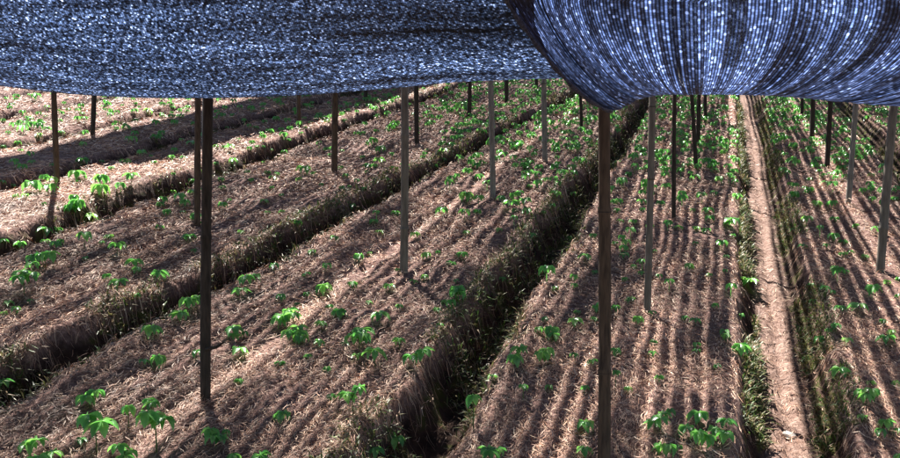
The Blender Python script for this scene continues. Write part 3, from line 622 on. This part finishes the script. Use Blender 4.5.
def bed_of(u, v):
    cs = {k: float(sum(furrow_edges(k, np.array([u]))[:2])[0])/2 for k in 'GFEDCBAHI'}
    order = [(cs['H'], 'the bed across the bare path'), (cs['I'], 'the outermost bed past the last mossy furrow')]
    if v > cs['H']: return 'outer bed past the last mossy furrow'
    if v > cs['A']: return 'bed across the bare path from the ditches'
    if v > cs['B']: return 'bed between the bare path and the first ditch'
    if v > cs['C']: return 'bed between the first and second ditches'
    if v > cs['D']: return 'shaded bed between the second and third ditches'
    if v > cs['E']: return 'half sunlit bed just beyond the third ditch'
    if v > cs['F']: return 'sunlit bed beyond the band of shade'
    if v > cs['G']: return 'second sunlit bed beyond the band of shade'
    return 'farthest bed past the sunlit ones'
rnd = random.Random(23)
N_IND = 298
lab_key, plants = {}, {}
for i in range(min(N_IND, len(rows))):
    ft = Vector(feet[i]); h = float(height[i]); D = float(diam[i]); u_, v_ = uv_of(ft.x, ft.y)
    _, it_, fl_ = field_z(np.array([u_]), np.array([v_])); it_ = float(it_[0])
    bed = bed_of(u_, v_)
    big = Wp[i] >= 15.5
    near = min(((ft-p).length, l, p) for p, l in post_info)
    double = Wp[i] >= 21
    size = 'large leafy' if double else ('broad leafed' if big else ('small' if Wp[i] > 9 else 'tiny'))
    short = near[1].split(' ')
    stop = [j for j, w_ in enumerate(short) if w_ in ('with', 'in', 'on', 'by', 'of', 'close', 'behind', 'standing', 'at', 'among', 'under', 'between', 'leaning,', 'ringed', 'casting')] + [len(short)]
    pname = 'the ' + ' '.join(short[:max(2, min(stop))]) if not near[1].startswith('black pole leaning') else 'the inward leaning black pole'
    du, dv = u_ - (near[2].x*UX + near[2].y*UY), v_ - (near[2].x*VX + near[2].y*VY)
    tall = ' tall' if h > .85*D else (' low' if h < .5*D else '')
    if it_ > .3: where = 'in the furrow bank' + (' near ' + pname if near[0] < 1.2 else ' of the ' + bed.split(' beyond')[0].replace(' just', '').replace('bed between the ', 'bed by the ').split(' and')[0].split(' from')[0])
    elif near[0] < .25: where = 'at the foot of ' + pname
    elif near[0] < 1.3:
        where = ('on the path side of ' + pname if abs(dv) > abs(du) and (dv > 0) == (v_ < .3) else ('uphill from ' + pname if du > .0 and abs(du) >= abs(dv) else ('downhill from ' + pname if abs(du) >= abs(dv) else 'on the ditch side of ' + pname)))
    elif it_ > .03: where = 'at the ragged rim of the ' + bed
    else: where = 'on the ' + bed
    lab = ' '.join((size + tall + ' ginseng seedling ' + where).split()[:16])
    lab_key.setdefault(lab, []).append((near[0] if (it_ <= .3 or near[0] < 1.2) and near[0] < 1.3 else None, i))
    o = link('ginseng_seedling', None, label=lab, cat='seedling', group='ginseng seedlings planted on the straw beds')
    plants[i] = o
    o.location = ft; o.rotation_euler = (0, 0, rnd.uniform(0, 6.28))
    lean = Vector((rnd.uniform(-.12, .12)*h, rnd.uniform(-.12, .12)*h, 0))
    st = link('stem', STEM, o); sw = max(.10, h)*.9
    st.scale = (sw*.9, sw*.9, h); 
    if big:
        tiers = [(Vector((0, 0, h)), D*.5)]
        if double:
            tiers = []
            k3 = rnd.choice((2, 3)); a0 = rnd.uniform(0, 6.28)
            for q in range(k3):
                a = a0 + q*2*math.pi/k3 + rnd.uniform(-.3, .3); rr_ = D*.22
                tip = Vector((math.cos(a)*rr_, math.sin(a)*rr_, h + rnd.uniform(-.01, .03)))
                base = Vector((0, 0, h*.86)); mid = (base+tip)/2 + Vector((0, 0, .008))
                vv, ff = tube([base, mid, tip], [.0016, .0014, .0012], 5); link('petiole', py_mesh('petiole', vv, ff, M_stem), o)
                tiers.append((tip, D*.36))
        for c, r_ in tiers:
            for a, dr, ro, sc in whorl_layout(rnd, rnd.choice((6, 6, 7, 7)), rnd.uniform(.1, .45)):
                l = link('leaflet', LEAFLETS[rnd.randrange(4)], o)
                l.matrix_local = Matrix.Translation(c) @ leaf_matrix(a, dr, ro, sc*r_*1.33)
    else:
        l = link('foliage', FOL[rnd.randrange(10)], o)
        l.matrix_local = Matrix.Translation(Vector((0, 0, h))) @ Matrix.Rotation(rnd.uniform(-.2, .2), 4, 'X') @ Matrix.Scale(D*.62, 4)

ORD = ['closest', 'second closest', 'third closest', 'fourth closest', 'fifth closest', 'sixth closest', 'seventh closest', 'eighth closest', 'ninth closest', 'tenth closest', 'eleventh closest', 'twelfth closest']
for lab, lst in lab_key.items():       # look-alikes by one post: told apart by how close to it they stand
    if len(lst) > 1 and all(d is not None for d, _ in lst):
        for k, (d, i) in enumerate(sorted(lst)):
            if k < len(ORD):
                words = lab.split()
                extra = ORD[k].replace('closest', 'nearest').split()
                if len(words) + len(extra) > 16: words = [w_ for w_ in words if w_ not in ('low', 'tall')]
                plants[i]['label'] = ' '.join(words[:16-len(extra)]).rstrip(',') + ', ' + ' '.join(extra)

# the smaller, farther seedlings: past the 300 that show largest, one object
def far_seedlings():
    r = np.random.RandomState(29); pts = []
    for i in range(N_IND, len(rows)): pts.append((feet[i][0], feet[i][1], diam[i], height[i]))
    n = 9000; u = r.uniform(2.2, 17.5, n); v = r.uniform(-10, 5, n); x, y = xy_of(u, v)
    d = np.stack([x, y, base_z(x, y)-EYE], -1); c, s = math.cos(PITCH), math.sin(PITCH)
    dep = d[:, 1]*c + d[:, 2]*s; up = -d[:, 1]*s + d[:, 2]*c
    px = 450 + FPX*d[:, 0]/dep; py = 229 - FPX*up/dep
    _, it, fl = field_z(u, v)
    for i in range(n):
        if it[i] > .15 or y[i] < 2: continue
        inside = -5 < px[i] < 905 and py[i] < 470
        if inside:
            p = .0
            if py[i] < 215 and px[i] > 440: p = .85*min(1, (230-py[i])/90)
            elif py[i] < 130: p = .30
            elif py[i] < 330: p = .07
        else: p = .30 if abs(px[i]-450) < 900 else 0
        if r.rand() < p: pts.append((x[i], y[i], r.uniform(.070, .130), r.uniform(.04, .10)))
    base = [(np.array([tuple(q) for q in V]), np.array([q for q in Fq])) for V, Fq in (foliage_mesh(100+s) for s in range(14))]
    Vs, Fs = [], []; off = 0
    Z0 = ground_z(np.array([q[0] for q in pts]), np.array([q[1] for q in pts]))
    for (x0, y0, D, h), z0 in zip(pts, Z0):
        V, Fq = base[r.randint(14)]; a = r.uniform(0, 6.28); ca, sa = math.cos(a), math.sin(a)
        Q = V*D*.62; Q = np.stack([Q[:, 0]*ca - Q[:, 1]*sa, Q[:, 0]*sa + Q[:, 1]*ca, Q[:, 2]], -1)
        Vs.append(Q + np.array([x0, y0, z0+h])); Fs.append(Fq+off); off += len(V)
        e = .0022; sv = np.array([(x0-e, y0, z0-.02), (x0+e, y0, z0-.02), (x0+e, y0, z0+h), (x0-e, y0, z0+h), (x0, y0-e, z0-.02), (x0, y0+e, z0-.02), (x0, y0+e, z0+h), (x0, y0-e, z0+h)])
        Vs.append(sv); Fs.append(np.array([[0, 1, 2, 3], [4, 5, 6, 7]])+off); off += 8
    Vs = np.concatenate(Vs); me = mesh_np('far_seedlings', Vs, np.concatenate(Fs), M_leaf, True, uv=Vs[:, :2].copy())
    link('far_seedlings', me, label='small green seedlings crowding the far beds', cat='seedlings', kind='stuff')
far_seedlings()

# ------------------------------------------------------------------ small things lying about
def lump(name, px, py, size, mat, lab, cat):
    p = cast(np.array([px]), np.array([py]))[0]; bm = bmesh.new(); bmesh.ops.create_icosphere(bm, subdivisions=2, radius=1)
    rs = random.Random(px)
    for vtx in bm.verts:
        k = 1 + .18*float(noise(np.array([vtx.co.x*1.7+px]), np.array([vtx.co.y*1.9+vtx.co.z*1.3]))[0])
        vtx.co = Vector((vtx.co.x*size[0]*k, vtx.co.y*size[1]*k, vtx.co.z*size[2]*k))
    me = bpy.data.meshes.new(name); bm.to_mesh(me); bm.free(); me.materials.append(mat)
    o = link(name, me, label=lab, cat=cat); o.location = (p[0], p[1], p[2]+size[2]*.3); o.rotation_euler.z = rs.uniform(0, 3)
lump('stone', 790, 436, (.038, .022, .014), M_stone, 'flat grey stone lying on the bare trodden path', 'stone')
lump('wood_chip', 329, 176, (.035, .02, .012), M_stone, 'pale chip lying at the foot of the brown post', 'chip')
